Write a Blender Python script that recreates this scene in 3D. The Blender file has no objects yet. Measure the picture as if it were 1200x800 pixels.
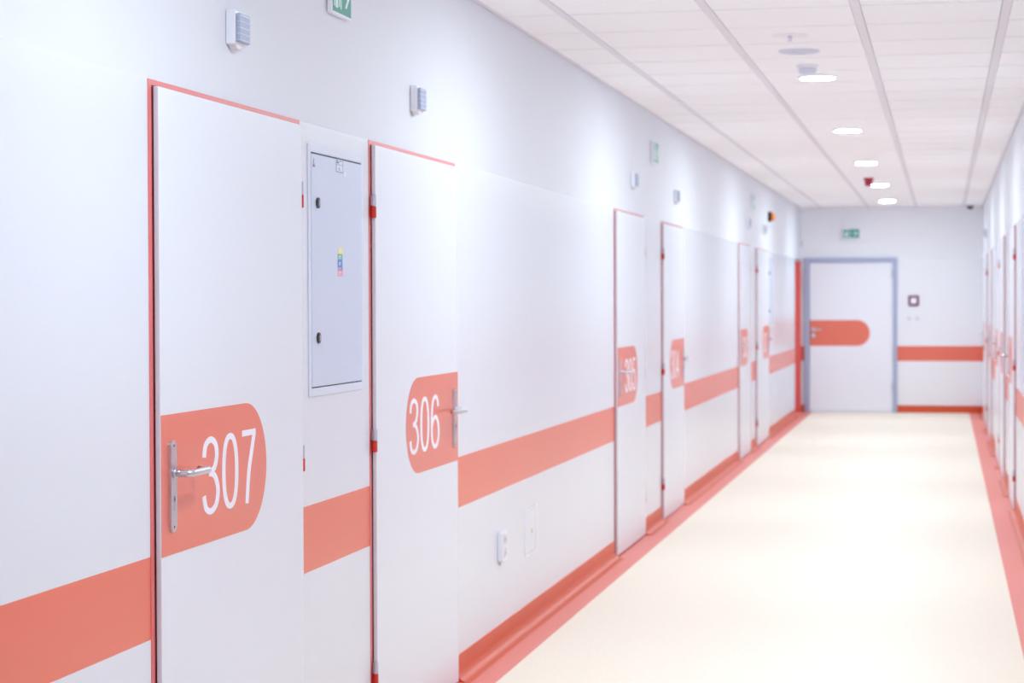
import bpy, math, random
from mathutils import Vector, Matrix

# ------------------------------------------------------------------ camera
S = bpy.context.scene
COL = S.collection
FPX, YAW, PIT, ROL, CAMH = 2400.0, 0.20785, -0.01983, -0.00327, 1.54552
WL, WR, ZC, YF, YB = -1.9325, 0.5129, 2.8099, 28.539, -3.6      # left / right wall, ceiling, far and back wall

def camera():
    f = Vector((-math.sin(YAW) * math.cos(PIT), math.cos(YAW) * math.cos(PIT), math.sin(PIT)))
    r = Vector((math.cos(YAW), math.sin(YAW), 0)); u = r.cross(f)
    r2 = r * math.cos(ROL) + u * math.sin(ROL); u2 = -r * math.sin(ROL) + u * math.cos(ROL)
    cd = bpy.data.cameras.new('camera'); co = bpy.data.objects.new('camera', cd); COL.objects.link(co)
    m = Matrix((r2, u2, -f)).transposed().to_4x4(); m.translation = (0, 0, CAMH)
    co.matrix_world = m
    cd.sensor_width = 36; cd.lens = 36 * FPX / 1200
    cd.clip_start = .05; cd.clip_end = 200
    cd.dof.use_dof = True; cd.dof.focus_distance = 5.6; cd.dof.aperture_fstop = 5.2
    S.camera = co
camera()

# ------------------------------------------------------------------ light set-up and exposure
LAMP = 100.0                    # emission of every ceiling downlight
LAMP_COL = (0.82, 0.985, 1.05)
w = bpy.data.worlds.new('sky'); S.world = w; w.use_nodes = True
bg = w.node_tree.nodes['Background']
bg.inputs[0].default_value = (0.74, 0.80, 1.0, 1); bg.inputs[1].default_value = 1.4
S.view_settings.view_transform = 'Standard'; S.view_settings.look = 'None'
S.view_settings.gamma = 1; S.view_settings.use_curve_mapping = False
S.view_settings.exposure = 1.80
S.cycles.diffuse_bounces = 10; S.cycles.max_bounces = 12      # many bounces: the corridor is white all round

# ------------------------------------------------------------------ materials
def lin(c):
    return tuple((x / 255 / 12.92) if x / 255 <= .04045 else ((x / 255 + .055) / 1.055) ** 2.4 for x in c)
def mat(name, col, rough=.5, metal=0, spec=.5, emit=None, estr=0, bump=0, bscale=200, vary=0, coat=0):
    m = bpy.data.materials.new(name); m.use_nodes = True; nt = m.node_tree; b = nt.nodes['Principled BSDF']
    c = lin(col); b.inputs['Base Color'].default_value = (*c, 1)
    b.inputs['Roughness'].default_value = rough; b.inputs['Metallic'].default_value = metal
    b.inputs['Specular IOR Level'].default_value = spec
    b.inputs['Coat Weight'].default_value = coat; b.inputs['Coat Roughness'].default_value = .15
    if emit:
        b.inputs['Emission Color'].default_value = (*emit, 1); b.inputs['Emission Strength'].default_value = estr
    if bump or vary:
        g = nt.nodes.new('ShaderNodeNewGeometry'); n = nt.nodes.new('ShaderNodeTexNoise')
        n.inputs['Scale'].default_value = bscale; n.inputs['Detail'].default_value = 4
        nt.links.new(g.outputs['Position'], n.inputs['Vector'])
        if bump:
            bp = nt.nodes.new('ShaderNodeBump'); bp.inputs['Strength'].default_value = bump
            bp.inputs['Distance'].default_value = .002
            nt.links.new(n.outputs['Fac'], bp.inputs['Height']); nt.links.new(bp.outputs['Normal'], b.inputs['Normal'])
        if vary:
            mx = nt.nodes.new('ShaderNodeMix'); mx.data_type = 'RGBA'
            mx.inputs[6].default_value = (*[x * (1 - vary) for x in c], 1)
            mx.inputs[7].default_value = (*[min(1, x * (1 + vary)) for x in c], 1)
            nt.links.new(n.outputs['Fac'], mx.inputs[0]); nt.links.new(mx.outputs[2], b.inputs['Base Color'])
    return m

ORANGE = (231, 115, 92)
def math_node(nt, op, a, b=None):
    n = nt.nodes.new('ShaderNodeMath'); n.operation = op
    for i, v in enumerate((a, b)):
        if v is None: continue
        if isinstance(v, (int, float)): n.inputs[i].default_value = v
        else: nt.links.new(v, n.inputs[i])
    return n.outputs[0]
def band(nt, s, lo, hi):
    return math_node(nt, 'MULTIPLY', math_node(nt, 'GREATER_THAN', s, lo), math_node(nt, 'LESS_THAN', s, hi))
def mixc(nt, fac, a, b):
    mx = nt.nodes.new('ShaderNodeMix'); mx.data_type = 'RGBA'; nt.links.new(fac, mx.inputs[0])
    for i, v in ((6, a), (7, b)):
        if isinstance(v, tuple): mx.inputs[i].default_value = (*v, 1)
        else: nt.links.new(v, mx.inputs[i])
    return mx.outputs[2]

def wall_material(name='corridor_wall_paint', upper=(225, 228, 236), lower=(223, 226, 235)):
    m = bpy.data.materials.new(name); m.use_nodes = True; nt = m.node_tree; b = nt.nodes['Principled BSDF']
    g = nt.nodes.new('ShaderNodeNewGeometry'); sp = nt.nodes.new('ShaderNodeSeparateXYZ')
    nt.links.new(g.outputs['Position'], sp.inputs[0]); z = sp.outputs[2]
    low = math_node(nt, 'LESS_THAN', z, 2.0995)
    c = mixc(nt, low, lin(upper), lin(lower))          # matt paint above, wipeable covering below
    c = mixc(nt, band(nt, z, .7045, .911), c, lin(ORANGE))                   # the handrail-height orange band
    nt.links.new(c, b.inputs['Base Color'])
    rg = math_node(nt, 'MULTIPLY_ADD', low, -.36); nt.nodes[-1].inputs[2].default_value = .62
    nt.links.new(rg, b.inputs['Roughness'])
    n = nt.nodes.new('ShaderNodeTexNoise'); n.inputs['Scale'].default_value = 260; n.inputs['Detail'].default_value = 3
    nt.links.new(g.outputs['Position'], n.inputs['Vector'])
    bp = nt.nodes.new('ShaderNodeBump'); bp.inputs['Strength'].default_value = .12; bp.inputs['Distance'].default_value = .001
    nt.links.new(n.outputs['Fac'], bp.inputs['Height']); nt.links.new(bp.outputs['Normal'], b.inputs['Normal'])
    return m
def floor_material():
    m = bpy.data.materials.new('cream_vinyl_with_border'); m.use_nodes = True; nt = m.node_tree; b = nt.nodes['Principled BSDF']
    g = nt.nodes.new('ShaderNodeNewGeometry'); sp = nt.nodes.new('ShaderNodeSeparateXYZ')
    nt.links.new(g.outputs['Position'], sp.inputs[0]); x = sp.outputs[0]
    n = nt.nodes.new('ShaderNodeTexNoise'); n.inputs['Scale'].default_value = 55; n.inputs['Detail'].default_value = 6
    n.inputs['Roughness'].default_value = .7
    nt.links.new(g.outputs['Position'], n.inputs['Vector'])
    cr = nt.nodes.new('ShaderNodeValToRGB'); cr.color_ramp.elements[0].position = .35; cr.color_ramp.elements[1].position = .65
    cr.color_ramp.elements[0].color = (*lin((246, 234, 214)), 1); cr.color_ramp.elements[1].color = (*lin((252, 242, 226)), 1)
    nt.links.new(n.outputs['Fac'], cr.inputs[0])
    inner = band(nt, x, -1.7745, .3385)
    c = mixc(nt, inner, lin((236, 140, 128)), cr.outputs[0])
    nt.links.new(c, b.inputs['Base Color']); b.inputs['Roughness'].default_value = .5
    bp = nt.nodes.new('ShaderNodeBump'); bp.inputs['Strength'].default_value = .15; bp.inputs['Distance'].default_value = .001
    nt.links.new(n.outputs['Fac'], bp.inputs['Height']); nt.links.new(bp.outputs['Normal'], b.inputs['Normal'])
    return m

M = dict(
    wall=wall_material(), endwall_lightened=wall_material('end_wall_lightened_paint', (241, 243, 248), (241, 243, 248)), floor=floor_material(),  # end wall: same paint, lightened in colour to stand in for more light
    tile=mat('mineral_ceiling_tile', (253, 253, 255), .85, bump=.3, bscale=180, vary=.02),
    rail=mat('ceiling_grid_rail', (232, 229, 235), .5),
    groove=mat('ceiling_joint', (156, 152, 158), .8),
    leaf=mat('white_laminate_door_leaf', (226, 229, 238), .30, bump=.05, bscale=90),
    farleaf=mat('pale_grey_steel_leaf', (240, 242, 250), .4),
    edge=mat('door_leaf_edge', (214, 212, 230), .4),
    frame=mat('red_steel_frame', (230, 92, 84), .3, coat=1),
    seal=mat('dark_red_gap_shade', (126, 26, 36), .6),  # dark colour stands in for shade in the gap round the leaf
    orange=mat('orange_laminate_panel', ORANGE, .3, coat=.4),
    digit=mat('white_number_film', (240, 238, 248), .4),
    base=mat('orange_cove_vinyl', (214, 84, 42), .4),
    steel=mat('brushed_stainless_steel', (205, 205, 212), .28, 1),
    dark=mat('dark_slot', (28, 30, 40), .5),
    hinge=mat('pale_hinge_sleeve', (190, 192, 204), .35, .6),
    redpl=mat('red_hinge_sleeve', (205, 48, 30), .4),
    cab=mat('grey_powder_coated_steel', (205, 212, 232), .42, bump=.06, bscale=400),
    cabf=mat('grey_cabinet_frame', (216, 221, 236), .42),
    black=mat('black_plastic', (24, 24, 30), .35),
    white=mat('white_plastic', (236, 238, 246), .35),
    cream=mat('warm_white_plastic', (222, 216, 222), .4),
    lens=mat('ribbed_blue_grey_lens', (168, 178, 202), .5),
    lensl=mat('pale_lens_rib', (196, 204, 224), .3),
    green=mat('green_sign_face', (28, 150, 130), .35),
    signw=mat('white_sign_mark', (225, 240, 240), .4),
    steelblue=mat('blue_grey_steel_frame', (172, 180, 208), .35),
    lamp=mat('lit_diffuser', (255, 255, 255), .4, emit=LAMP_COL, estr=LAMP),
    trim=mat('lamp_trim_ring', (238, 238, 244), .35),
    grille=mat('grey_grille', (222, 223, 233), .5),
    red=mat('alarm_red', (186, 48, 76), .35),
    amber=mat('orange_lens', (250, 140, 50), .25),
    violet=mat('dark_red_frame', (122, 36, 76), .4),
    yel=mat('yellow_film', (238, 228, 150), .5), teal=mat('green_film', (110, 178, 170), .5),
    blue=mat('blue_film', (96, 132, 196), .5), pink=mat('pink_film', (240, 150, 172), .5),
    purple=mat('purple_film', (140, 130, 190), .5),
    paper=mat('pale_label_film', (214, 220, 236), .5), ink=mat('grey_ink', (92, 98, 120), .6),
    mark=mat('violet_mark', (150, 100, 160), .5), brass=mat('brass_key_slot', (205, 180, 110), .3, .8),
)
def glass_material():
    m = bpy.data.materials.new('added_window_glass'); m.use_nodes = True; nt = m.node_tree; nt.nodes.clear()
    o = nt.nodes.new('ShaderNodeOutputMaterial'); t = nt.nodes.new('ShaderNodeBsdfTransparent')
    g = nt.nodes.new('ShaderNodeBsdfGlossy'); g.inputs['Roughness'].default_value = .02
    f = nt.nodes.new('ShaderNodeFresnel'); mx = nt.nodes.new('ShaderNodeMixShader')
    nt.links.new(f.outputs[0], mx.inputs[0]); nt.links.new(t.outputs[0], mx.inputs[1]); nt.links.new(g.outputs[0], mx.inputs[2])
    nt.links.new(mx.outputs[0], o.inputs[0]); return m
M['glass'] = glass_material()

# ------------------------------------------------------------------ helpers
# (u, v, w): along the surface, out of the surface, up
def on_left(u, v, w): return (WL + v, u, w)
def on_right(u, v, w): return (WR - v, u, w)
def on_far(u, v, w): return (u, YF - v, w)
def on_ceiling(u, v, w): return (u, w, ZC - v)      # u = x, v = down, w = y
def world(u, v, w): return (u, v, w)

import bmesh
class MB:
    def __init__(s, fn=world): s.bm = bmesh.new(); s.fn = fn; s.mi = 0
    def V(s, p): return s.bm.verts.new(s.fn(*p))
    def F(s, vs):
        f = s.bm.faces.new(vs); f.material_index = s.mi; return f
    def box(s, u0, u1, v0, v1, w0, w1, bev=0, seg=2):
        vs = [s.V((u, v, w)) for u in (u0, u1) for v in (v0, v1) for w in (w0, w1)]
        fs = [s.F([vs[i] for i in q]) for q in ((0, 1, 3, 2), (4, 6, 7, 5), (0, 4, 5, 1), (2, 3, 7, 6), (0, 2, 6, 4), (1, 5, 7, 3))]
        if bev:
            es = list({e for f in fs for e in f.edges})
            bmesh.ops.bevel(s.bm, geom=es, offset=bev, segments=seg, affect='EDGES', profile=.5)
        return s
    def prism(s, pts, v0, v1, bev=0):          # polygon in (u, w), thick in v
        a = [s.V((p[0], v0, p[1])) for p in pts]; b = [s.V((p[0], v1, p[1])) for p in pts]
        n = len(pts); s.F(a[::-1]); top = s.F(b)
        for i in range(n): s.F([a[i], a[(i + 1) % n], b[(i + 1) % n], b[i]])
        if bev: bmesh.ops.bevel(s.bm, geom=list(top.edges), offset=bev, segments=2, affect='EDGES', profile=.5)
        return s
    def disc(s, cu, cw, r, v0, v1, n=32, r1=None, ru=None):
        k = (ru or r) / r; r1 = r if r1 is None else r1
        a = [s.V((cu + r * k * math.cos(t), v0, cw + r * math.sin(t))) for t in [2 * math.pi * i / n for i in range(n)]]
        b = [s.V((cu + r1 * k * math.cos(t), v1, cw + r1 * math.sin(t))) for t in [2 * math.pi * i / n for i in range(n)]]
        s.F(a[::-1]); s.F(b)
        for i in range(n): s.F([a[i], a[(i + 1) % n], b[(i + 1) % n], b[i]])
        return s
    def lathe(s, cu, cw, prof, n=32):           # prof: list of (radius, v)
        rings = [[s.V((cu + r * math.cos(t), v, cw + r * math.sin(t))) for t in [2 * math.pi * i / n for i in range(n)]] for r, v in prof]
        for a, b in zip(rings, rings[1:]):
            for i in range(n): s.F([a[i], a[(i + 1) % n], b[(i + 1) % n], b[i]])
        s.F(rings[0][::-1]); s.F(rings[-1]); return s
    def cyl_w(s, cu, cv, r, w0, w1, n=16):      # upright cylinder
        for (a0, a1) in ((w0, w1),):
            e = r * .18
            pr = [(r - e, a0), (r, a0 + e), (r, a1 - e), (r - e, a1)]
            rings = [[s.V((cu + q * math.cos(t), cv + q * math.sin(t), z)) for t in [2 * math.pi * i / n for i in range(n)]] for q, z in pr]
            for a, b in zip(rings, rings[1:]):
                for i in range(n): s.F([a[i], a[(i + 1) % n], b[(i + 1) % n], b[i]])
            s.F(rings[0][::-1]); s.F(rings[-1])
        return s
    def tube(s, pts, r, n=14, close=True):
        P = [Vector(p) for p in pts]; rings = []; up = Vector((0, 0, 1))
        for i, p in enumerate(P):
            d = (P[min(i + 1, len(P) - 1)] - P[max(i - 1, 0)]).normalized()
            if abs(d.z) > .95: up = Vector((1, 0, 0))
            a = d.cross(up).normalized(); b = a.cross(d).normalized()
            rr = r[i] if isinstance(r, (list, tuple)) else r
            rings.append([s.V(p + (a * math.cos(t) + b * math.sin(t)) * rr) for t in [2 * math.pi * k / n for k in range(n)]])
        for a, b in zip(rings, rings[1:]):
            for i in range(n): s.F([a[i], a[(i + 1) % n], b[(i + 1) % n], b[i]])
        if close: s.F(rings[0][::-1]); s.F(rings[-1])
        return s
    def ribbon(s, pts, hx, hy, v0, v1):         # flat stroke in (u, w) drawn with an elliptical nib
        k = hx / hy; Q = [Vector((p[0] / k, p[1])) for p in pts]; n = len(Q)
        closed = (Q[0] - Q[-1]).length < 1e-6
        L, Rr = [], []
        for i, q in enumerate(Q):
            if closed: a = Q[i - 1] if i else Q[-2]; b = Q[i + 1] if i < n - 1 else Q[1]
            else: a = Q[max(i - 1, 0)]; b = Q[min(i + 1, n - 1)]
            d1 = (q - a).normalized() if (q - a).length > 1e-9 else None
            d2 = (b - q).normalized() if (b - q).length > 1e-9 else None
            d1 = d1 or d2; d2 = d2 or d1
            n1 = Vector((-d1.y, d1.x)); n2 = Vector((-d2.y, d2.x)); m = (n1 + n2).normalized()
            ln = hy / max(.45, m.dot(n1))
            L.append(q + m * ln); Rr.append(q - m * ln)
        def up(P, v): return [s.V((p.x * k, v, p.y)) for p in P]
        l1, r1, l0, r0 = up(L, v1), up(Rr, v1), up(L, v0), up(Rr, v0)
        for i in range(n - 1):
            s.F([l1[i], l1[i + 1], r1[i + 1], r1[i]]); s.F([l0[i], r0[i], r0[i + 1], l0[i + 1]])
            s.F([l0[i], l0[i + 1], l1[i + 1], l1[i]]); s.F([r0[i], r1[i], r1[i + 1], r0[i + 1]])
        if not closed: s.F([l0[0], l1[0], r1[0], r0[0]]); s.F([l0[-1], r0[-1], r1[-1], l1[-1]])
        return s
    def build(s, name, mats, parent=None, origin=None, smooth=False):
        bmesh.ops.recalc_face_normals(s.bm, faces=s.bm.faces)
        if origin is None: origin = root_of(parent) if parent else Vector((0, 0, 0))
        origin = Vector(origin)
        for v in s.bm.verts: v.co -= origin
        me = bpy.data.meshes.new(name); s.bm.to_mesh(me); s.bm.free()
        for m in (mats if isinstance(mats, (list, tuple)) else [mats]): me.materials.append(m)
        o = bpy.data.objects.new(name, me); COL.objects.link(o)
        if parent: o.parent = parent
        else: o.location = origin
        if smooth:
            for p in me.polygons: p.use_smooth = len(p.vertices) == 4
            md = o.modifiers.new('normals', 'WEIGHTED_NORMAL') if smooth == 2 else None
        return o
def root_of(o):
    while o.parent: o = o.parent
    return o.location.copy()
def tag(o, label=None, cat=None, group=None, kind=None):
    for k, v in (('label', label), ('category', cat), ('group', group), ('kind', kind)):
        if v: o[k] = v
    return o
def empty(name, loc, *t, **k):
    o = bpy.data.objects.new(name, None); COL.objects.link(o); o.location = loc; o.empty_display_size = .1
    return tag(o, *t, **k)
def kids(o): return [c for c in bpy.data.objects if c.parent == o]
def copy_tree(o, loc=None, parent=None):
    c = o.copy(); COL.objects.link(c)
    if parent: c.parent = parent
    if loc is not None: c.location = loc
    for ch in kids(o): copy_tree(ch, None, c)
    return c
def spline(P, k=8):
    out = []
    for i in range(len(P) - 1):
        p0 = P[max(i - 1, 0)]; p1 = P[i]; p2 = P[i + 1]; p3 = P[min(i + 2, len(P) - 1)]
        for j in range(k):
            t = j / k
            out.append(tuple(.5 * (2 * b + (c - a) * t + (2 * a - 5 * b + 4 * c - d) * t * t + (-a + 3 * b - 3 * c + d) * t ** 3)
                             for a, b, c, d in zip(p0, p1, p2, p3)))
    out.append(tuple(P[-1])); return out

# ------------------------------------------------------------------ structure
TH = .2
RED0, RED1 = 27.35, 28.45                    # recessed red doorway near the far end of the left wall
b = MB(); b.box(WL - TH, WR + TH, YB - TH, YF + TH, -TH, 0)
tag(b.build('floor', M['floor']), 'cream speckled vinyl corridor floor with an orange-pink border along both walls', 'floor', kind='structure')

b = MB()
def wall_box(b, x0, x1, y0, y1, z0, z1): b.box(x0, x1, y0, y1, z0, z1)
wall_box(b, WL - TH, WL, YB, RED0, 0, 2.1)
wall_box(b, WL - TH, WL - .002, YB, RED0, 2.1, ZC + .1)
wall_box(b, WL - TH, WL - .002, RED0, RED1, 2.1, ZC + .1)
wall_box(b, WL - TH, WL, RED1, YF, 0, 2.1)
wall_box(b, WL - TH, WL - .002, RED1, YF, 2.1, ZC + .1)
tag(b.build('wall_left', M['wall']), 'long white corridor wall on the left with an orange band at rail height', 'wall', kind='structure')
b = MB()
wall_box(b, WR, WR + TH, YB, YF, 0, 2.1); wall_box(b, WR + .002, WR + TH, YB, YF, 2.1, ZC + .1)
tag(b.build('wall_right', M['wall']), 'white corridor wall seen edge-on at the right with an orange band', 'wall', kind='structure')
b = MB(); wall_box(b, WL - TH, WR + TH, YF, YF + TH, 0, ZC + .1)
tag(b.build('wall_far', M['endwall_lightened']), 'white wall closing the far end of the corridor around the grey door', 'wall', kind='structure')
# back wall with a wide unseen window, added to let daylight in behind the viewer
b = MB()
wall_box(b, WL, WL + .2, YB - TH, YB, 0, ZC + .1); wall_box(b, WR - .2, WR, YB - TH, YB, 0, ZC + .1)
wall_box(b, WL + .2, WR - .2, YB - TH, YB, 0, .5); wall_box(b, WL + .2, WR - .2, YB - TH, YB, 2.6, ZC + .1)
tag(b.build('wall_back', M['wall']), 'white end wall behind the viewer with an added wide window', 'wall', kind='structure')
t = empty('added_window_1', (0, YB - .1, .5), 'wide white framed window added for daylight in the unseen end wall behind the viewer', 'window', kind='structure')
b = MB(); x0, x1, y0, y1 = WL + .2, WR - .2, YB - .14, YB - .06
b.box(x0, x0 + .06, y0, y1, .5, 2.6); b.box(x1 - .06, x1, y0, y1, .5, 2.6); b.box(x0 + .06, x1 - .06, y0, y1, .5, .56)
b.box(x0 + .06, x1 - .06, y0, y1, 2.54, 2.6); xm = (x0 + x1) / 2; b.box(xm - .03, xm + .03, y0, y1, .56, 2.54)
b.build('added_window_frame', M['white'], t)
b = MB(); b.box(x0 + .06, x1 - .06, YB - .105, YB - .1, .56, 2.54); b.build('added_window_pane', M['glass'], t)

# ceiling: mineral tiles between wide rails running down the corridor
RAILS = [-1.650, -1.012, -.374, .264]; RW = .019; Y0, DY = 8.951, .619
b = MB()
b.mi = 1
b.box(WL - .05, WR + .05, YB - .05, YF + .05, ZC + .006, ZC + .1)
cols = []; edges = [WL] + RAILS + [WR]
for i in range(5):
    cols.append((edges[i] + (RW if i else 0), edges[i + 1] - (RW if i < 4 else 0)))
k0 = math.floor((YB - Y0) / DY); k1 = math.ceil((YF - Y0) / DY)
b.mi = 0
for (xa, xb) in cols:
    for k in range(k0, k1):
        ya = max(YB, Y0 + k * DY) + .010; yb = min(YF, Y0 + (k + 1) * DY) - .010
        if yb - ya < .02: continue
        e = .003
        A = [b.V((x, y, ZC + .007)) for x, y in ((xa + .001, ya), (xb - .001, ya), (xb - .001, yb), (xa + .001, yb))]
        B = [b.V((x, y, ZC)) for x, y in ((xa + .001 + e, ya + e), (xb - .001 - e, ya + e), (xb - .001 - e, yb - e), (xa + .001 + e, yb - e))]
        b.F(B)
        for i in range(4): b.F([A[i], A[(i + 1) % 4], B[(i + 1) % 4], B[i]])
b.mi = 2
for x in RAILS: b.box(x - RW, x + RW, YB, YF, ZC - .002, ZC + .006)
tag(b.build('ceiling', [M['tile'], M['groove'], M['rail']]), 'suspended ceiling of white mineral tiles with rails running down the corridor', 'ceiling', kind='structure')
for i, (xa, xb) in enumerate(((WL, WL + .016), (WR - .016, WR))):
    b = MB(); b.box(xa, xb, YB, YF, ZC - .004, ZC - .0005)
    tag(b.build('trim_%d' % (i + 1), M['rail']), ('pale angle trim where the ceiling meets the %s wall' % ('left', 'right')[i]), 'trim', kind='structure')

# doors: (wall map, near edge, far edge, latch side, number)
DOORS_L = [(4.822, 5.985, 'near', '307'), (6.812, 8.020, 'far', '306'), (12.150, 13.330, 'near', '305'),
           (14.240, 15.370, 'far', '304'), (19.720, 20.830, 'near', '303'), (21.590, 23.030, 'far', '302')]
DOORS_R = [(15.33, 16.42, 'far', None), (17.95, 19.10, 'near', None), (19.45, 20.62, 'far', None),
           (22.90, 24.05, 'near', None), (25.05, 26.85, 'far', None)]
FR = .03
# cove baseboards, broken at the doors
def cove_profile():
    p = [(0, .108), (.003, .106), (.0035, .045)]
    for i in range(9):
        a = math.pi + (math.pi / 2) * i / 8
        p.append((.0035 + .042 * (1 + math.cos(a)), .0445 + .042 * math.sin(a)))
    p += [(.055, .0015), (.06, 0), (0, 0)]
    return p
def baseboard(name, fn, spans, label):
    b = MB(fn); P = cove_profile()
    for u0, u1 in spans:
        A = [b.V((u0, v, z)) for v, z in P]; B = [b.V((u1, v, z)) for v, z in P]; n = len(P)
        for i in range(n): b.F([A[i], A[(i + 1) % n], B[(i + 1) % n], B[i]])
        b.F(A); b.F(B[::-1])
    tag(b.build(name, M['base']), label, 'baseboard', kind='structure')
def spans(doors, lo, hi):
    out = []; c = lo
    for d in doors: out.append((c, d[0] - FR)); c = d[1] + FR
    out.append((c, hi)); return out
sl = spans(DOORS_L, YB, RED0)
baseboard('baseboard_left', on_left, sl + [(RED1 + .03, YF - .02)], 'orange cove skirting along the left wall between the numbered doors')
baseboard('baseboard_right', on_right, spans(DOORS_R, YB, YF - .02), 'orange cove skirting along the right wall')
FX0, FX1 = -1.884, -.625                        # outer edges of the far door's frame
b = MB(on_far)
for u0, u1 in ((WL, FX0), (FX1, WR)): b.box(u0, u1, 0, .012, 0, .098, .002)
tag(b.build('baseboard_far', M['base']), 'orange skirting at the foot of the far end wall', 'baseboard', kind='structure')

# ------------------------------------------------------------------ doors
LT0, LT1 = .003, .017                          # the leaf stands proud of the wall
BOWL = [(.295 + .24 * math.cos(2 * math.pi * i / 40 + math.pi), .31 + .277 * math.sin(2 * math.pi * i / 40 + math.pi)) for i in range(40)]
BOWL.append(BOWL[0])
GLY = {
 '0': None,
 '2': spline([(.07, .74), (.12, .90), (.29, .968), (.47, .90), (.52, .74), (.44, .55), (.22, .29), (.075, .06)]) + [(.06, .036), (.54, .036)],
 '3': [spline([(.06, .75), (.11, .90), (.28, .968), (.45, .905), (.50, .76), (.43, .61), (.30, .545), (.22, .53)]), spline([(.23, .528), (.32, .525), (.45, .46), (.535, .29), (.47, .11), (.29, .034), (.11, .09), (.045, .25)])],
 '4': [[(.41, 0), (.41, .985)], [(.41, .95), (.05, .27), (.56, .27)]],
 '5': [(.50, .965), (.15, .965)] + spline([(.09, .50), (.15, .575), (.30, .62), (.46, .54), (.535, .33), (.47, .12), (.29, .034), (.11, .09), (.045, .25)]),
 '6': [spline([(.51, .78), (.45, .91), (.31, .968), (.14, .88), (.065, .62), (.055, .35)]), BOWL],
 '7': [[(.04, .965), (.565, .965)], spline([(.515, .96), (.41, .72), (.29, .42), (.21, .0)])],
}
z = []
for i in range(41):
    a = 2 * math.pi * i / 40; c, s_ = math.cos(a), math.sin(a)
    z.append((.29 + .238 * math.copysign(abs(c) ** .86, c), .5 + .466 * math.copysign(abs(s_) ** .86, s_)))
z[-1] = z[0]; GLY['0'] = z
def handle(fn, u, d, v, parent, zc=1.112):
    """lever handle on a long back plate; d = +1/-1: direction the lever points along the wall"""
    b = MB(fn); z0, z1, hw = .962, 1.196, .020
    pts = [(u - hw, z0 + hw * .8)] + [(u + hw * math.cos(a), z0 + hw + hw * math.sin(a)) for a in [math.pi + math.pi * i / 12 for i in range(1, 12)]]
    pts += [(u + hw, z0 + hw)] + [(u + hw * math.cos(a), z1 - hw + hw * math.sin(a)) for a in [math.pi * i / 12 for i in range(1, 12)]] + [(u - hw, z1 - hw)]
    b.prism(pts, v, v + .009, .0018)
    h = b.build('handle_plate', M['steel'], parent)
    b = MB(fn)
    path = [(u, v + .008, zc), (u, v + .030, zc)] + [(u + d * .018 * (1 - math.cos(a)), v + .036 + .018 * math.sin(a), zc) for a in [math.pi / 2 * i / 6 for i in range(7)]]
    path += [(u + d * .05, v + .055, zc), (u + d * .09, v + .055, zc), (u + d * .112, v + .054, zc)]
    path += [(u + d * (.118 + .017 * math.sin(a)), v + .037 + .017 * math.cos(a), zc) for a in [math.pi / 2 * i / 6 for i in range(1, 7)]]
    path += [(u + d * .135, v + .022, zc)]
    b.tube(path, .0095)
    b.disc(u, zc, .0125, v + .0085, v + .016, 20)
    b.build('lever', M['steel'], h, smooth=True)
    b = MB(fn); b.disc(u, 1.047, .0085, v + .0088, v + .0098, 20); b.box(u - .005, u + .005, v + .0088, v + .0098, 1.018, 1.043)
    b.build('cylinder_lock', M['hinge'], h)
    b = MB(fn); b.box(u - .0015, u + .0015, v + .0098, v + .0104, 1.040, 1.054); b.disc(u, 1.047, .0028, v + .0098, v + .0104, 12)
    b.disc(u, z0 + .014, .0035, v + .0088, v + .0094, 12); b.disc(u, z1 - .014, .0035, v + .0088, v + .0094, 12)
    b.build('keyhole', M['dark'], h)
    return h
def hinge(fn, u, parent, zt, cv=.0105):
    b = MB(fn); b.cyl_w(u, cv, .0082, zt - .040, zt); b.box(u - .004, u + .004, .004, .016, zt - .038, zt - .002)
    h = b.build('hinge', M['hinge'], parent, smooth=False)
    b = MB(fn); b.cyl_w(u, cv, .0088, zt - .080, zt - .0405); b.box(u - .004, u + .004, .004, .016, zt - .078, zt - .043)
    s_ = b.build('hinge_sleeve', M['redpl'], h); s_['label'] = 'red lower hinge sleeve'
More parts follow.
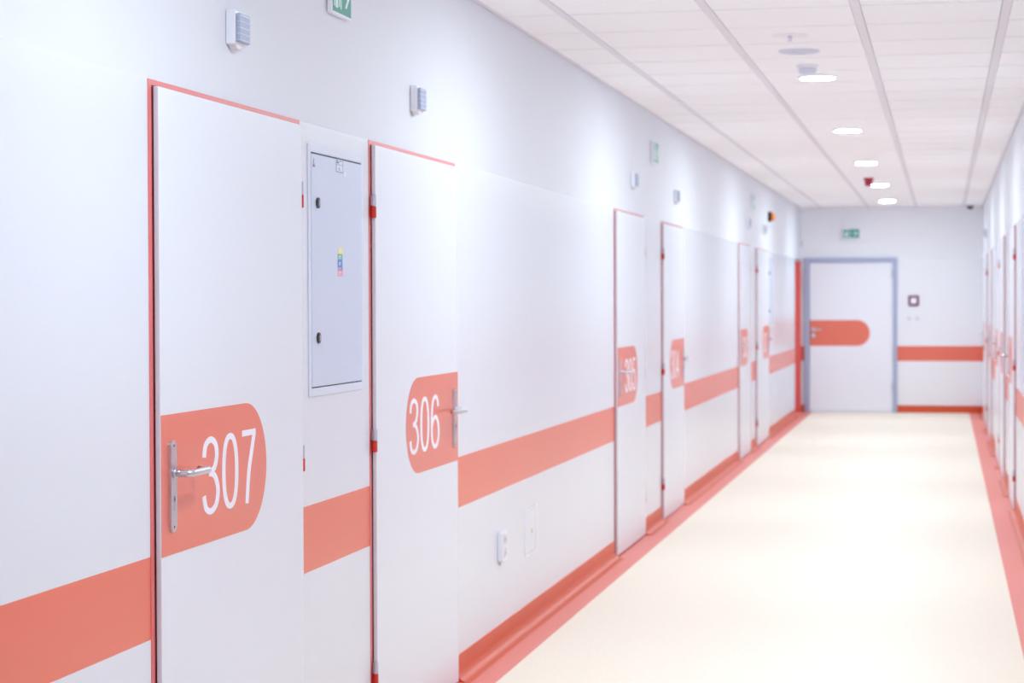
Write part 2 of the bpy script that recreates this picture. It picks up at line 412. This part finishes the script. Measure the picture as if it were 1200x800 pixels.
def room_door(n, fn, y0, y1, latch, num, label):
    base = fn((y0 + y1) / 2, 0, 0)
    t = empty('door_%d' % n, base, label, 'door', kind='structure')
    o0, o1 = y0 - FR, y1 + FR; zt = 2.1; lt = 2.083
    b = MB(fn); d = .0015
    b.box(o0, y0 - .008, 0, d, 0, zt); b.box(y1 + .008, o1, 0, d, 0, zt); b.box(y0 - .008, y1 + .008, 0, d, lt + .003, zt)
    b.build('door_frame', M['frame'], t)
    b = MB(fn); b.box(y0 - .008, y1 + .008, 0, .0008, 0.006, lt + .003); b.build('door_seal', M['seal'], t)  # dark sheet behind the leaf, paints the shaded gap to the frame
    b = MB(fn); b.box(y0, y1, LT0, LT1, .012, lt, .0012, 1)
    leaf = b.build('door_leaf', M['leaf'], t)
    s = 1 if latch == 'near' else -1; e = y0 + .002 if latch == 'near' else y1 - .002
    R = .178; zm = 1.0835; L = .81
    pts = [(e, zm + R), (e, zm - R)] + [(e + s * (L - R + R * math.cos(a)), zm + R * math.sin(a)) for a in [-math.pi / 2 + math.pi * i / 28 for i in range(29)]]
    b = MB(fn); b.prism(pts, LT1, LT1 + .0012)
    pn = b.build('number_panel', M['orange'], t); pn['label'] = 'orange panel with one rounded end'
    if num:
        H = .205; W_ = .43 if s > 0 else .45; sc = W_ / 1.98
        u0 = e + (.288 if s > 0 else -.765)
        for i, ch in enumerate(num):
            b = MB(fn)
            for q, S_ in enumerate(GLY[ch] if isinstance(GLY[ch][0], list) else [GLY[ch]]):
                P = [(u0 + (i * .70 + px) * sc, .98 + pz * H) for px, pz in S_]
                b.ribbon(P, .0132, .0084, LT1 + .0011, LT1 + .0020 + .0002 * q)
            dg = b.build('digit', M['digit'], pn); dg['label'] = 'white digit %s' % ch
    hu = e + s * (.064 if s > 0 else .076)
    handle(fn, hu, s, LT1 + .001, t)
    hx = y1 + .0105 if latch == 'near' else y0 - .0105
    for zt_ in (1.912, 1.106, .300): hinge(fn, hx, t, zt_, .0105 if latch == 'near' else .014)
    return t
lab = {
 '307': 'white room door numbered 307 with lever handle, nearest on the left',
 '306': 'white room door numbered 306 hinged beside the grey electrical cabinet',
 '305': 'white room door numbered 305 beyond the long blank stretch of left wall',
 '304': 'white room door just beyond door 305, its orange number panel on the far side',
 '303': 'narrow-looking far left door with orange panel at its near edge, after door 304',
 '302': 'farthest numbered left door, before the narrow grey wall cabinet',
}
n = 0
for (a, c, l, num) in DOORS_L:
    n += 1; room_door(n, on_left, a, c, l, num, lab[num])
rl = ['nearest white door on the right wall with a salmon panel and red hinge line',
      'second white door on the right wall, just past the gap after the nearest one',
      'third white door on the right wall, close behind the second',
      'fourth white door on the right wall, its panel at its near edge',
      'farthest white door on the right wall, its lever standing out against the end wall']
for (a, c, l, num), lb in zip(DOORS_R, rl):
    n += 1; room_door(n, on_right, a, c, l, None, lb)

# recessed red doorway at the far end of the left wall
n += 1
t = empty('door_%d' % n, (WL, (RED0 + RED1) / 2, 0), 'red framed recessed doorway in the left wall beside the far end wall', 'door', kind='structure')
b = MB(on_left)
b.box(RED1 - .04, RED1, -.17, -.001, 0, 2.1); b.box(RED0, RED0 + .04, -.17, -.001, 0, 2.1); b.box(RED0 + .04, RED1 - .04, -.17, -.001, 2.06, 2.1)
b.box(RED1 - .001, RED1 + .03, 0, .006, 0, 2.1); b.box(RED0 + .04, RED1 - .04, -.17, -.16, .0, 2.06)
b.build('door_frame', M['frame'], t)
b = MB(on_left); b.box(RED0 + .045, RED1 - .045, -.159, -.12, .01, 2.055, .002); b.build('door_leaf', M['leaf'], t)

# far grey door
n += 1
t = empty('door_%d' % n, (-1.25, YF, 0), 'pale grey double-width door in a blue-grey frame at the corridor end', 'door', kind='structure')
b = MB(on_far); FI0, FI1 = -1.815, -.680
b.box(FX0, FI0, 0, .05, 0, 2.12, .004); b.box(FI1, FX1, 0, .05, 0, 2.12, .004); b.box(FI0, FI1, 0, .05, 2.06, 2.12, .004)
b.build('door_frame', M['steelblue'], t)
b = MB(on_far); b.box(FI0 + .004, FI1 - .004, .002, .02, .02, 2.056, .002); b.build('door_leaf', M['farleaf'], t)
b = MB(on_far); b.box(FI0, FI1, .001, .022, 0, .018); b.build('threshold', M['grille'], t)
R = .177; zm = 1.089; e = FI0 + .006
b = MB(on_far)
b.prism([(e, zm + R), (e, zm - R)] + [(-.993 - R + R * math.cos(a), zm + R * math.sin(a)) for a in [-math.pi / 2 + math.pi * i / 28 for i in range(29)]], .020, .0215)
b.build('number_panel', M['orange'], t)['label'] = 'orange panel with one rounded end'
b = MB(on_far)
for zz in (1.136, 1.052): b.lathe(-1.762, zz, [(.030, .0215), (.030, .029), (.026, .031)])
b.build('handle_rose', M['steel'], t)
b = MB(on_far); b.tube([(-1.762, .03, 1.136), (-1.762, .065, 1.136), (-1.757, .074, 1.136), (-1.745, .078, 1.136), (-1.70, .078, 1.136), (-1.65, .076, 1.136)], .0095)
b.build('lever', M['steel'], t, smooth=True)
for zz in (1.85, .3):
    b = MB(on_far); b.cyl_w(FI1 - .004, .055, .009, zz, zz + .10); b.build('hinge', M['hinge'], t)

# ------------------------------------------------------------------ electrical cabinets
def cabinet(fn, y0, y1, z0, z1, label, near=True, detail=True):
    t = empty('electrical_cabinet', fn((y0 + y1) / 2, 0, z0), label, 'cabinet')
    f = .026; ft = .004
    b = MB(fn)
    b.box(y0, y0 + f, .0, ft, z0, z1, .0015); b.box(y1 - f, y1, .0, ft, z0, z1, .0015)
    b.box(y0 + f, y1 - f, .0, ft, z0, z0 + f, .0015); b.box(y0 + f, y1 - f, .0, ft, z1 - f, z1, .0015)
    b.build('cabinet_frame', M['cabf'], t)
    b = MB(fn); b.box(y0 + f, y1 - f, .0, .002, z0 + f, z1 - f); b.build('cabinet_interior', M['dark'], t)
    b = MB(fn); b.box(y0 + f + .001, y1 - f - .001, .002, .0055, z0 + f + .004, z1 - f - .005, .0015)
    dr = b.build('cabinet_door', M['cab'], t)
    for zz in (z0 + .183, z1 - .183):
        uu = y0 + .088
        b = MB(fn); b.disc(uu, zz, .017, .0055, .011, 24, ru=.016)
        k = b.build('lock', M['black'], t)
        b = MB(fn); b.disc(uu + .003, zz, .009, .011, .0125, 20, ru=.006); b.box(uu + .001, uu + .005, .011, .013, zz - .006, zz + .006)
        b.build('lock_insert', M['steel'], k)
    if detail:
        v = .0056
        ut = y0 + .292; zt = z1 - .0295
        b = MB(fn); w_, h_ = .075, .043
        b.box(ut, ut + w_, v, v + .0006, zt - h_, zt); lb = b.build('label', M['paper'], t); lb['label'] = 'small framed rating label'
        b = MB(fn)
        for (a0, a1, c0, c1) in ((0, .002, 0, h_), (w_ - .002, w_, 0, h_), (0, w_, 0, .0016), (0, w_, h_ - .0016, h_), (0, w_, h_ * .55, h_ * .55 + .0012),
                                 (.006, .03, h_ * .66, h_ * .78), (.006, .02, h_ * .84, h_ * .92), (.034, .06, h_ * .82, h_ * .88),
                                 (.028, .034, h_ * .16, h_ * .34), (.037, .048, h_ * .16, h_ * .2)):
            b.box(ut + a0, ut + a1, v + .0006, v + .001, zt - h_ + c0, zt - h_ + c1)
        b.build('label_print', M['ink'], lb)
        b = MB(fn); b.box(ut + .092, ut + .108, v, v + .0006, zt - .052, zt - .040); b.build('small_sticker', M['digit'], t)
        u = y0 + .052; z = z1 - .060
        b = MB(fn); b.prism([(u - .013, z - .012), (u + .013, z - .012), (u, z + .016)], v, v + .0006); wt = b.build('warning_mark', M['mark'], t)
        b = MB(fn); b.prism([(u - .001, z + .009), (u + .004, z + .001), (u, z + .001), (u + .003, z - .008), (u - .005, z + .0), (u - .001, z)], v + .0006, v + .001); b.build('lightning_bolt', M['digit'], wt)
        u0 = y0 + .308; w_ = .052; zz = z1 - .318
        for nm, h_, off in (('yel', .020, 0), ('teal', .020, -.004), ('blue', .022, -.004), ('purple', .010, 0), ('pink', .020, -.002)):
            b = MB(fn); b.box(u0 + off, u0 + w_ + off * .5, v, v + .0006, zz - h_, zz); zz -= h_
            st = b.build('sticker_strip', M[nm], t); st['label'] = M[nm].name.replace('_film', '') + ' strip of the sticker'
            b = MB(fn); b.box(u0 + .008, u0 + .034, v + .0006, v + .001, zz + h_ * .55, zz + h_ * .68); b.box(u0 + .008, u0 + .026, v + .0006, v + .001, zz + h_ * .28, zz + h_ * .4)
            b.build('sticker_print', M['signw'], st)
    return t
cabinet(on_left, 6.092, 6.706, 1.248, 2.038, 'grey steel electrical cabinet with two black locks between doors 307 and 306')
cabinet(on_left, 23.13, 23.78, 1.240, 2.03, 'narrow grey-blue wall cabinet seen edge-on beyond the farthest numbered left door', detail=False)
cabinet(on_right, 13.05, 14.02, 1.00, 2.07, 'pale grey wall cabinet cut by the right edge of the picture', detail=False)

# ------------------------------------------------------------------ call lamps over the doors
def call_lamp(fn, u, z, label, flip=1):
    t = empty('door_call_lamp', fn(u, 0, z), label, 'lamp', 'call lamps over the doors')
    b = MB(fn); w_ = .051
    pts = [(u - w_, z + .004), (u - w_ + .004, z), (u + w_ - .004, z), (u + w_, z + .004), (u + w_, z + .089), (u + w_ - .005, z + .094), (u - w_ + .005, z + .094), (u - w_, z + .089)]
    b.prism(pts, 0, .025, .004); b.build('housing', M['white'], t)
    b = MB(fn); b.box(u - .043, u + .044, .025, .037, z + .006, z + .086, .004); ln = b.build('lens', M['lens'], t)
    b = MB(fn)
    for k in range(5): zz = z + .012 + k * .0168; b.box(u - .0438, u + .0448, .0252, .0385, zz - .0012, zz + .0012)
    b.build('lens_rib', M['lensl'], ln)
    b = MB(fn); b.prism([(u - .045, z + .001), (u - .026, z - .012), (u - .004, z - .012), (u + .028, z + .001)], .003, .024, .002)
    b.build('cable_inlet', M['cream'], t)
    return t
c0 = call_lamp(on_left, 5.418, 2.255, 'ribbed grey-blue call lamp on the wall above door 307')
for u, z, l in ((7.408, 2.250, 'ribbed call lamp on the wall above door 306'), (12.87, 2.262, 'small call lamp on the wall above door 305'),
                (14.97, 2.262, 'small call lamp above the door just beyond 305'), (20.63, 2.275, 'faint far call lamp under the last green sign on the left wall'),
                (22.50, 2.275, 'far call lamp below the black and orange alarm light'), (28.2, 2.275, 'tiny call lamp above the red recessed doorway')):
    c = copy_tree(c0, on_left(u, 0, z)); c['label'] = l
call_lamp(on_right, 25.45, 2.30, 'tiny call lamp high on the right wall near the far end')

# ------------------------------------------------------------------ exit signs
def exit_marks(b, fn, u0, z0, W_, H_, v):
    """white doorway with running figure on the left, arrow pointing right"""
    def bx(a0, a1, c0, c1): b.box(u0 + a0 * W_, u0 + a1 * W_, v, v + .0008, z0 + c0 * H_, z0 + c1 * H_)
    bx(.06, .10, .12, .88); bx(.06, .46, .88, .93); bx(.42, .46, .10, .88)
    U = lambda x, y: (u0 + x * W_, z0 + y * H_)
    b.prism([U(.14, .10), U(.26, .10), U(.27, .40), U(.34, .62), U(.30, .72), U(.20, .66), U(.15, .48)], v, v + .0008)
    b.prism([U(.27, .42), U(.38, .34), U(.37, .14), U(.32, .14), U(.33, .30), U(.26, .34)], v, v + .0008)
    b.disc(*U(.31, .79), .045 * H_ * 1.3, v, v + .0008, 16)
    b.prism([U(.53, .46), U(.80, .46), U(.80, .54), U(.53, .54)], v, v + .0008)
    b.prism([U(.66, .17), U(.74, .17), U(.93, .46), U(.93, .54), U(.74, .83), U(.66, .83), U(.82, .54), U(.82, .46)], v, v + .0008)
def exit_sign(fn, u0, z0, W_, H_, D, label, v0=0, hang=False):
    t = empty('exit_sign', fn(u0 + W_ / 2, v0, z0), label, 'sign', 'green exit signs')
    b = MB(fn); b.box(u0, u0 + W_, v0, v0 + D, z0, z0 + H_, .003); b.build('sign_housing', M['white'], t)
    b = MB(fn); b.box(u0 + .008, u0 + W_ - .008, v0 + D, v0 + D + .001, z0 + .008, z0 + H_ - .008); f = b.build('sign_face', M['green'], t)
    b = MB(fn); exit_marks(b, fn, u0 + .008, z0 + .008, W_ - .016, H_ - .016, v0 + D + .001); b.build('pictogram', M['signw'], f)
    if hang:
        for uu in (u0 + .03, u0 + W_ - .03):
            b = MB(fn); b.cyl_w(uu, v0 + D / 2, .003, z0 + H_, ZC - .001); b.build('hanger', M['white'], t)
        b = MB(fn); b.box(u0, u0 + W_, v0 - .002, v0 + D + .002, z0 + H_, z0 + H_ + .035, .003); b.build('mounting_rail', M['white'], t)
    return t
exit_sign(on_left, 6.31, 2.470, .220, .155, .017, 'green exit sign cut by the top edge of the picture, above the grey cabinet')
exit_sign(on_left, 13.70, 2.470, .228, .150, .022, 'green exit sign on the left wall above and between doors 305 and 304')
exit_sign(on_left, 20.98, 2.475, .228, .150, .022, 'faint green exit sign farthest along the left wall')
exit_sign(on_far, -1.365, 2.385, .238, .132, .03, 'green exit sign hanging from the ceiling above the grey end door', v0=.12, hang=True)

# orange and black alarm light
t = empty('alarm_light', on_left(23.17, 0, 2.43), 'small black alarm light with an orange lens high on the left wall', 'alarm light')
b = MB(on_left); b.box(23.12, 23.22, 0, .035, 2.425, 2.535, .006); b.build('housing', M['black'], t)
b = MB(on_left); b.lathe(23.17, 2.48, [(.046, .035), (.046, .05), (.040, .064), (.025, .073), (.008, .076)]); b.build('lens', M['amber'], t, smooth=True)

# ------------------------------------------------------------------ socket and access panel under the band
t = empty('wall_socket', on_left(8.87, 0, .39), 'white double wall socket low on the left wall past door 306', 'socket')
b = MB(on_left); b.box(8.835, 8.915, 0, .026, .392, .522, .004); b.build('socket_box', M['white'], t)
for zz in (.427, .487):
    b = MB(on_left); b.lathe(8.875, zz, [(.024, .026), (.024, .029), (.020, .029), (.019, .0265)]); r = b.build('socket_outlet', M['cream'], t)
    b = MB(on_left); b.disc(8.867, zz, .0028, .0265, .0275, 10); b.disc(8.883, zz, .0028, .0265, .0275, 10); b.build('socket_hole', M['dark'], r)
b = MB(on_left); b.box(8.862, 8.884, 0, .010, .372, .392, .003); b.build('cable_inlet', M['cream'], t)
t = empty('access_panel', on_left(9.57, 0, .33), 'flush white access panel with a tiny brass keyhole right of the socket', 'panel')
b = MB(on_left); y0, y1, z0, z1 = 9.44, 9.70, .335, .562
b.box(y0, y0 + .012, 0, .003, z0, z1); b.box(y1 - .012, y1, 0, .003, z0, z1); b.box(y0 + .012, y1 - .012, 0, .003, z0, z0 + .012); b.box(y0 + .012, y1 - .012, 0, .003, z1 - .012, z1)
b.build('panel_frame', M['white'], t)
b = MB(on_left); b.box(y0 + .014, y1 - .014, 0, .0022, z0 + .014, z1 - .014); b.build('panel_cover', M['leaf'], t)
b = MB(on_left); b.disc(9.60, .445, .011, .0022, .004, 16); b.build('lock', M['brass'], t)

# ------------------------------------------------------------------ far wall fittings
t = empty('fire_call_point', on_far(-.404, 0, 1.457), 'square dark red call point with a white centre on the end wall', 'call point')
b = MB(on_far); b.box(-.474, -.334, 0, .035, 1.459, 1.599, .008); b.build('housing', M['violet'], t)
b = MB(on_far); b.box(-.444, -.364, .035, .037, 1.489, 1.569, .0008, 1); b.build('push_plate', M['white'], t)
sw = empty('light_switch', on_far(-.466, 0, 1.25), 'small white switch on the end wall, the one nearer the grey door', 'switch', 'switches under the call point')
b = MB(on_far); b.box(-.503, -.429, 0, .010, 1.25, 1.324, .003); b.build('switch_frame', M['white'], sw)
b = MB(on_far); b.box(-.490, -.442, .010, .014, 1.263, 1.311, .002); b.build('rocker', M['cream'], sw)
c = copy_tree(sw, on_far(-.355, 0, 1.25)); c['label'] = 'small white switch on the end wall, the one farther from the grey door'

# ------------------------------------------------------------------ ceiling fittings
LX = -.70
def lamp_light():
    t = empty('ceiling_light', (LX, 0, ZC), '', 'light', 'round ceiling lights')
    b = MB(lambda u, v, w: (LX + u, w, ZC - v)); b.lathe(0, 0, [(.112, 0), (.112, .005), (.106, .010), (.097, .012), (.094, .007)], 48)
    b.build('trim_ring', M['trim'], t, smooth=False)
    b = MB(lambda u, v, w: (LX + u, w, ZC - v)); b.lathe(0, 0, [(.0935, .0072), (.0935, .0095), (.088, .0112), (.078, .0118)], 48)
    b.build('diffuser', M['lamp'], t)
    return t
l0 = lamp_light()
ys = [Y0 + DY * (4.5 + 6 * k) for k in range(-2, 5)]
lbl = {0: 'round ceiling light nearest the viewer, over the wall left of door 307',
       1: 'lit round ceiling light cut by the top edge of the picture', 2: 'lit round ceiling light right behind the smoke detector',
       3: 'third lit round ceiling light down the corridor', 4: 'fourth lit round ceiling light down the corridor',
       5: 'lit round ceiling light directly behind the red sounder', 6: 'farthest lit round ceiling light, nearest the end wall'}
for k, y in enumerate(ys):
    c = l0 if k == 0 else copy_tree(l0)
    c.location = (LX, y, ZC)
    c['label'] = lbl[k]
t = empty('ceiling_speaker', (-.72, 10.50, ZC), 'round grey grille in the ceiling in front of the smoke detector', 'speaker')
C = lambda u, v, w: (u, w, ZC - v)
b = MB(C); b.lathe(-.72, 10.50, [(.105, 0), (.105, .004), (.098, .009), (.092, .009), (.090, .006)], 40); b.build('rim', M['cabf'], t)
b = MB(C); b.lathe(-.72, 10.50, [(.0895, .0062), (.0895, .009), (.04, .011), (.01, .0115)], 40); g = b.build('grille', M['grille'], t)
b = MB(C)
for r in (.03, .05, .07):
    n_ = 40; q = [2 * math.pi * i / n_ for i in range(n_)]
    rg = [[b.V((-.72 + rr * math.cos(a), v_, 10.50 + rr * math.sin(a))) for a in q] for rr, v_ in ((r, .009), (r, .0125), (r + .005, .0125), (r + .005, .009))]
    for k in range(4):
        for i in range(n_): b.F([rg[k][i], rg[k][(i + 1) % n_], rg[(k + 1) % 4][(i + 1) % n_], rg[(k + 1) % 4][i]])
b.build('grille_ring', M['cabf'], g)
t = empty('sprinkler', (-.72, 9.88, ZC), 'thin ceiling rose with a small sprinkler nozzle, nearest of the small ceiling fittings', 'sprinkler')
b = MB(C); b.lathe(-.72, 9.88, [(.09, 0), (.088, .003), (.03, .004)], 40); b.build('rose', M['trim'], t)
b = MB(C); b.lathe(-.72, 9.88, [(.012, .004), (.012, .012), (.006, .014), (.006, .024), (.013, .026), (.013, .028)], 16); b.build('nozzle', M['grille'], t)
t = empty('smoke_detector', (-.72, 11.15, ZC), 'white round smoke detector standing down from the ceiling before a lit light', 'smoke detector')
b = MB(C); b.lathe(-.72, 11.15, [(.060, 0), (.060, .012), (.052, .018)], 32); b.build('base', M['trim'], t)
b = MB(C); b.lathe(-.72, 11.15, [(.046, .018), (.050, .028), (.044, .044), (.028, .050)], 32); b.build('sensor_head', M['cabf'], t)
t = empty('fire_sounder', (-.765, 21.6, ZC), 'small dark red sounder under the ceiling before the second farthest light', 'sounder')
b = MB(C); b.box(-.815, -.715, 0, .03, 21.56, 21.64, .006); b.build('base', M['red'], t)
b = MB(C); b.lathe(-.765, 21.6, [(.038, .03), (.042, .045), (.040, .075), (.028, .088)], 24); b.build('sounder_dome', M['red'], t, smooth=True)
t = empty('security_camera', (.345, 28.2, ZC), 'small dark dome camera on the ceiling at the far right corner', 'camera')
b = MB(C); b.lathe(.345, 28.2, [(.055, 0), (.055, .012), (.050, .016)], 24); b.build('base', M['grille'], t)
b = MB(C); b.lathe(.345, 28.2, [(.045, .016), (.042, .036), (.026, .052), (.008, .058)], 24); b.build('dome', M['black'], t, smooth=True)
